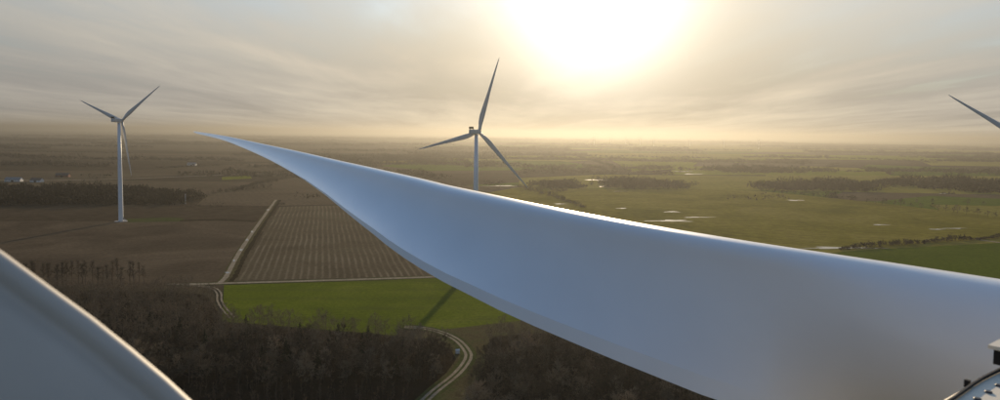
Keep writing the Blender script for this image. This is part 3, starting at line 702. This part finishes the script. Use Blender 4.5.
mb = MB(); mb.add([(-.9, -.6, 1.41), (.9, -.6, 1.41), (.9, .6, 1.41), (-.9, .6, 1.41), (-.9, 0, 1.9), (.9, 0, 1.9)], [(0, 1, 5, 4), (2, 3, 4, 5), (1, 2, 5), (3, 0, 4), (3, 2, 1, 0)]); mb.build('top', M['white_wall'], root)
mb = MB(); mb.box((0, 0, .04), (1.8, 1.2, .1)); mb.build('plinth', M['concrete'], root)

# ------------------------------------------------------------------ the turbine the camera stands on
KS = 1.9
R0 = Vector((4 * KS, 5 * KS, 0))
tdir = ray(194.5, 131.3); tdir = tdir / tdir.y
BL = 53.0
# tip distance so that |tip - R0| = BL
aa = tdir.x ** 2 + 1; bb = -2 * (tdir.x * R0.x + R0.y); cc = R0.x ** 2 + R0.y ** 2 - BL ** 2
tt = (-bb + math.sqrt(bb * bb - 4 * aa * cc)) / (2 * aa)
TIP = Vector((tdir.x * tt, tt, 0)); D = (TIP - R0).normalized()
PN = Vector((-D.y, D.x, 0))                   # across the blade; make it point to the camera side
if PN.dot(-R0) < 0: PN = -PN
AX = -PN                                      # rotor axis, facing away from the nacelle
EXT = 5.1                                     # root starts behind R0
def on_curve(x, tab):
    if x >= tab[-1][0]:
        (a, b), (c, d) = tab[-2], tab[-1]; return d + (x - c) * (d - b) / (c - a)
    return interp(x, tab)
TOP = [(194.5, 131.3), (211, 133.6), (228, 136.4), (264, 144), (300, 151.5), (334, 159.3), (372, 167.5), (420, 178), (450, 185.5), (500, 196), (540, 204.5), (580, 212.3), (617, 219), (692, 232), (770, 244.5), (840, 254.8), (915, 266), (1000, 279)]
BOT = [(194.5, 131.6), (211, 135.8), (228, 141.6), (252, 151.5), (276, 163), (300, 176.8), (324, 194), (335, 203), (357, 221.5), (380, 240), (402, 257), (434, 277.5), (456, 289), (490, 305.5), (520, 320.5), (560, 337), (600, 354), (640, 370.5), (680, 386), (718, 401), (760, 417.5)]
CH = [(0, 2.35), (.03, 2.5), (.07, 3.2), (.13, 3.85), (.2, 3.95), (.3, 3.55), (.4, 3.0), (.5, 2.45), (.6, 2.0), (.7, 1.62), (.8, 1.28), (.9, .9), (.96, .6), (.99, .3), (1, .1)]
def zfor(p, tab):
    z = CAMZ - 1.5
    for _ in range(30):
        u, v = proj((p.x, p.y, z)); z += (v - on_curve(u, tab)) * depth((p.x, p.y, z)) / F * .9
    return z
SP = [-EXT / BL, -.05, -.03, -.01, .0, .01, .02, .03, .04, .05, .06, .07, .085, .1, .12, .14, .16, .18, .2, .22, .24, .26, .28, .3, .325, .35, .375, .4, .43, .46, .5, .54, .58, .62, .66, .7, .74, .78, .82, .86, .9, .93, .955, .975, .99, 1.0]
up_, dn_ = airfoil(16, 0.0)
stn = []
for s in SP:
    base = R0 + D * (BL * s)
    if s >= 0.0:
        zu = zfor(base, TOP)
    else: zu = stn_z0 if False else None
    stn.append([s, base, zu, None])
z00 = [q for q in stn if q[0] >= 0][0][2]
for q in stn:
    if q[2] is None: q[2] = z00
# direction the camera-side skin faces (degrees above level) just below the rounded nose and at the trailing edge
PHI_M = [(0, 8), (.05, 6), (.1, 10), (.2, 18), (.3, 26), (.45, 36), (.7, 48), (1, 60)]
PHI_T = [(0, 0), (.05, 16), (.1, 42), (.2, 76), (.3, 91), (.4, 91), (.5, 90), (.7, 89.5), (1, 88)]
NW = 36; WR = .27
WS = [.5 * (k / 13) ** 1.3 * (2 * WR) / 1.0 for k in range(14)] + [WR + (1 - WR) * (k / (NW - 13)) for k in range(1, NW - 12)]
def skin(s):
    """unit-length camera-side section: (towards camera, up) points and mean facing"""
    pm, pt = R(interp(max(s, 0), PHI_M)), R(interp(max(s, 0), PHI_T)); x = z = 0.0; out = [(0.0, 0.0)]
    for k in range(1, len(WS)):
        w = (WS[k] + WS[k - 1]) / 2
        if w < WR: e = w / WR; ph = R(interp(e, [(0, 114), (.68, 70), (1, math.degrees(pm))]))
        else: e = (w - WR) / (1 - WR); ph = pm + (pt - pm) * e ** .85
        d = WS[k] - WS[k - 1]; x += d * math.sin(ph); z -= d * math.cos(ph); out.append((x, z))
    return out, (pm + pt) / 2
def te_of(s): return interp(max(s, 0), [(0, .4), (.05, .36), (.1, .31), (.18, .26), (.26, .19), (.36, .08), (.5, .02), (1, .01)])
TEV = PN * .34 - Vector((0, 0, .94))
CHS = {}
def fit_chords():
    for i, q in enumerate(stn):
        s, base, zu, _ = q; sk, pm = skin(s); U = Vector((base.x, base.y, zu)); best = (1e9, 0)
        n = PN * math.cos(pm) + Vector((0, 0, math.sin(pm)))
        for k in range(1, 600):
            c = k * .01; Lp = U + (PN * sk[-1][0] + Vector((0, 0, sk[-1][1]))) * c + TEV * te_of(s); u, v = proj(Lp)
            e = abs(v - on_curve(u, BOT))
            if e < best[0]: best = (e, c)
        CHS[i] = max(best[1], interp(s, [(0, 0), (.6, 0), (.8, .6), (.95, .38), (1, .12)]))
    i5 = [j for j in range(len(stn)) if stn[j][0] >= .05][0]
    for i in range(i5): CHS[i] = 2.6 + (CHS[i5] - 2.6) * max(0, stn[i][0]) / .05
    raw = dict(CHS)
    for i in range(2, len(stn) - 2): CHS[i] = (raw[i - 1] + 2 * raw[i] + raw[i + 1]) / 4
fit_chords()
HUBZ = z00 - 1.2
HUB = R0 - D * EXT; HUB = Vector((HUB.x, HUB.y, HUBZ))
def own_ring(i):
    s, base, zu, _ = stn[i]; c = CHS[i]; sk, pm = skin(s); U = Vector((base.x, base.y, zu)); Z = Vector((0, 0, 1))
    n = PN * math.cos(pm) + Z * math.sin(pm); te = te_of(s); m = len(sk)
    th = interp(max(s, 0), [(0, .8), (.05, .62), (.1, .46), (.2, .34), (.3, .28), (.5, .21), (.8, .17), (1, .15)]) * c
    cam_side = [U + (PN * x + Z * z) * c for x, z in sk]; far_side = []
    for k in range(m - 1, 0, -1):
        w = WS[k]; T = th * 2.6 * math.sqrt(w) * (1 - w) * .9
        far_side.append(cam_side[k] - n * T + TEV * (te * w ** 3))
    ring = cam_side + far_side
    k = 1 - max(0, min(1, (s - .005) / .075)); k = k * k * (3 - 2 * k)
    if k > 0:
        e1 = PN * math.sin(pm) - Z * math.cos(pm); M_ = len(ring); cen = Vector((base.x, base.y, zu - 1.2)); out = []
        for j, w in enumerate(ring):
            a = 2 * math.pi * j / M_; q = cen + (e1 * -math.cos(a) + n * math.sin(a)) * 1.2
            out.append(w * (1 - k) + q * k)
        ring = out
    return ring
for it in range(6):                               # let the rounded leading edge, not the chord line, meet the outline
    dz = []
    for i, q in enumerate(stn):
        if q[0] < 0.0: dz.append(None); continue
        gap = 1e9
        for w in own_ring(i):
            u, v = proj(w); gap = min(gap, (v - on_curve(u, TOP)) * depth(w) / F)
        dz.append(gap)
    for i, q in enumerate(stn):
        if dz[i] is not None: q[2] += dz[i] * .8
    for q in stn:
        if q[0] < 0: q[2] = stn[4][2]
    fit_chords()
0 and print('CHORD', [(round(q[0], 2), round(CHS[i], 2)) for i, q in enumerate(stn)])
mb = MB(); rings = [own_ring(i) for i in range(len(stn))]
0 and print('SIL', [tuple(round(c) for c in proj(min(r, key=lambda w: proj(w)[1]))) for r in rings[4:]])
mb.loft([[q - HUB for q in r] for r in rings])
bme = mb.mesh('blade', M['blade'], True)
nu = len(WS)
ten = bme.attributes.new('sharp_edge', 'BOOLEAN', 'EDGE'); m_ = len(rings[0])
flags = []
for e in bme.edges:
    a, b = e.vertices; i, j = a % m_, b % m_
    flags.append(i == j and i in (nu - 1, nu) and a // m_ != b // m_ and stn[min(a // m_, b // m_)][0] > .05)
ten.data.foreach_set('value', flags)
own = empty('wind_turbine', (HUB.x - AX.x * 4.6, HUB.y - AX.y * 4.6, 0), math.atan2(AX.y, AX.x))
tag(own, 'turbine the view is taken from, its huge blue grey blade sweeping across', 'wind turbine', 'wind turbines standing on the plain')
own_inv = Matrix.Translation(own.location) @ Matrix.Rotation(math.atan2(AX.y, AX.x), 4, 'Z'); own_inv = own_inv.inverted()
def own_part(name, me, matrix, parent=None):
    o = link(name, me, parent or own); 
    o.matrix_parent_inverse = Matrix.Identity(4)
    o.matrix_local = (own_inv @ matrix) if parent is None else matrix
    return o
for j in range(3):
    o = own_part('blade', bme, Matrix.Translation(HUB) @ Matrix.Rotation(j * 2 * math.pi / 3, 4, AX))
    if j == 0: o['label'] = 'huge blue grey blade sweeping from the right edge to a tip on the horizon'
# in own local axes: x forward to the hub, y left, z up
mb = MB(); zs = [0, .3, .6, 1.0]; tz = HUBZ - 1.7; mb.tube([(0, 0, tz * q) for q in zs], [2.2, 2.05, 1.8, 1.4], 32); mb.build('tower', M['tower'], own, True)
mb = MB(); mb.tube([(3.0, 0, HUBZ), (3.3, 0, HUBZ), (5.6, 0, HUBZ), (6.3, 0, HUBZ), (6.9, 0, HUBZ), (7.2, 0, HUBZ)], [1.5, 1.8, 1.8, 1.5, .9, .1], 28); mb.build('hub', M['gelcoat'], own, True)
ROOFZ = CAMZ - 0.86
inv3 = own_inv
def toloc(p): return inv3 @ Vector(p)
E0 = toloc((1.84, 2.58, ROOFZ)); ed = toloc((1.84 + .78, 2.58 + .62, ROOFZ)) - E0; ed.normalize()
def edge_pt(t): q = E0 + ed * t; return q
ef, eb = edge_pt(.85), edge_pt(-1.9)
hw = max(1.6, eb.y)
plan = [(ef.x, ef.y), (eb.x, eb.y), (-6.5, eb.y - .1), (-6.9, eb.y - .5), (-6.9, -1.6), (-6.5, -2.0), (2.2, -2.0), (2.75, -1.5), (2.75, ef.y - .3)]
cxm = sum(p[0] for p in plan) / len(plan); cym = sum(p[1] for p in plan) / len(plan)
rings = []
for z, k in ((HUBZ - 1.75, .86), (HUBZ - 1.4, .97), (HUBZ - .9, 1.0), (ROOFZ - .10, 1.0), (ROOFZ - .035, .999), (ROOFZ - .008, .995), (ROOFZ, .988)):
    rings.append([((p[0] - cxm) * k + cxm, (p[1] - cym) * k + cym, z) for p in plan])
mb = MB(); mb.loft(rings); nac = mb.build('nacelle', M['grp'], own)
nrm = Vector((-ed.y, ed.x, 0)); nrm = nrm if nrm.dot(Vector((0, 1, 0))) > 0 else -nrm
# bolts, seal and cowl along the roof edge
for i in range(26):
    q = edge_pt(-1.85 + i * .105) - nrm * .085
    mb = MB(); mb.tube([(q.x, q.y, ROOFZ - .002), (q.x, q.y, ROOFZ + .004), (q.x, q.y, ROOFZ + .006)], [.013, .012, .009], 8); mb.build('bolt', M['steel'], nac)
mb = MB(); mb.tube([tuple(edge_pt(t) - nrm * (.035 + .006 * math.sin(9 * t)) + Vector((0, 0, .008))) for t in [-1.85 + .1 * k for k in range(27)]], [.007] * 27, 6); mb.build('cable', M['dark'], nac)
q = edge_pt(-.24) - nrm * .01; mb = MB(); mb.box((q.x, q.y, ROOFZ + .003), (.016, .016, .026)); mb.build('clip', M['dark'], nac)
Mr = Matrix.Rotation(math.atan2(ed.y, ed.x), 3, 'Z')
cc0 = edge_pt(.43) - nrm * .15
mb = MB(); mb.box((cc0.x, cc0.y, ROOFZ + .032), (.68, .32, .06), Mr); cw = mb.build('vent_box', M['dark'], nac)
mb = MB(); mb.box((cc0.x, cc0.y, ROOFZ + .069), (.71, .35, .014), Mr); mb.build('vent_lid', M['grp'], cw)
# open hatch lid leaning at the roof edge, lower left of the view
LIDP = [(-190, 168), (-120, 188), (-60, 216), (0, 254), (45, 287), (90, 319.5), (130, 351.5), (165, 381), (191, 405), (220, 436), (238, 470)]
def lid_pt(px, py, off=0.0, dist=1.12):
    d = ray(px, py); n0 = Vector((.42, -.80, .42)).normalized(); c0 = Vector((0, 0, CAMZ)) + ray(120, 340) * dist
    t = (c0 - Vector((0, 0, CAMZ))).dot(n0) / d.dot(n0); return Vector((0, 0, CAMZ)) + d * t + n0 * off, n0
rim = [lid_pt(*p)[0] for p in LIDP]; n0 = lid_pt(0, 251)[1]
inn = Vector((-.55, 0, -.85)); inn = (inn - n0 * inn.dot(n0)).normalized()
def prof_pts(cen_i):
    p = rim[cen_i]; a = rim[min(cen_i + 1, len(rim) - 1)] - rim[max(cen_i - 1, 0)]; a.normalize(); iw = n0.cross(a).normalized()
    if iw.dot(inn) < 0: iw = -iw
    # rounded lip, shallow groove, raised field of the lid
    prof = [(.010, -.05), (.0, -.03), (.0, -.008), (.004, .004), (.010, .008), (.018, .006), (.024, -.002), (.030, -.010), (.040, -.012), (.050, -.008), (.060, .0), (.075, .004), (.20, .006), (.203, .003), (.207, .003), (.21, .006), (.55, .010)]
    return [p + iw * u + n0 * v for u, v in prof]
mb = MB(); rr = [prof_pts(i) for i in range(len(rim))]
mb.loft([[toloc(q) for q in r] for r in rr], cap=False, closed=False)
lid = mb.build('hatch_lid', M['lid'], own, True); lid['label'] = 'open grey hatch lid with rounded rim in the lower left corner'
sm = lid.modifiers.new('thickness', 'SOLIDIFY'); sm.thickness = .012; sm.offset = -1 if False else 0
for q in (rr[2][-1], rr[7][-1]):
    mb = MB(); a = toloc(q); mb.tube([a + Vector((0, 0, .02)), (a.x * .5 + eb.x * .5 - .1, eb.y - .2, ROOFZ + .03), (eb.x - .1, eb.y - .25, ROOFZ)], [.015, .015, .015], 8); mb.build('hinge', M['steel'], own)

# ------------------------------------------------------------------ haze
mb = MB(); hx = gp + 3000; mb.box((0, (gp - 8000) / 2, (190 - 2) / 2 - 0.5), (2 * hx, gp + 8000 + 6000, 192))
hz = mb.build('haze', None); tag(hz, 'thin warm winter haze lying over the plain', kind='stuff')
hm = bpy.data.materials.new('haze'); hm.use_nodes = True; hm.node_tree.nodes.clear()
h = NG(hm.node_tree); pv = h.n('ShaderNodeVolumePrincipled'); pv.inputs['Color'].default_value = (0.26, 0.255, 0.235, 1)
pv.inputs['Density'].default_value = 1.35e-4; pv.inputs['Anisotropy'].default_value = 0.64
mo = h.n('ShaderNodeOutputMaterial'); h.link(pv.outputs[0], mo.inputs['Volume'])
hz.data.materials.append(hm)
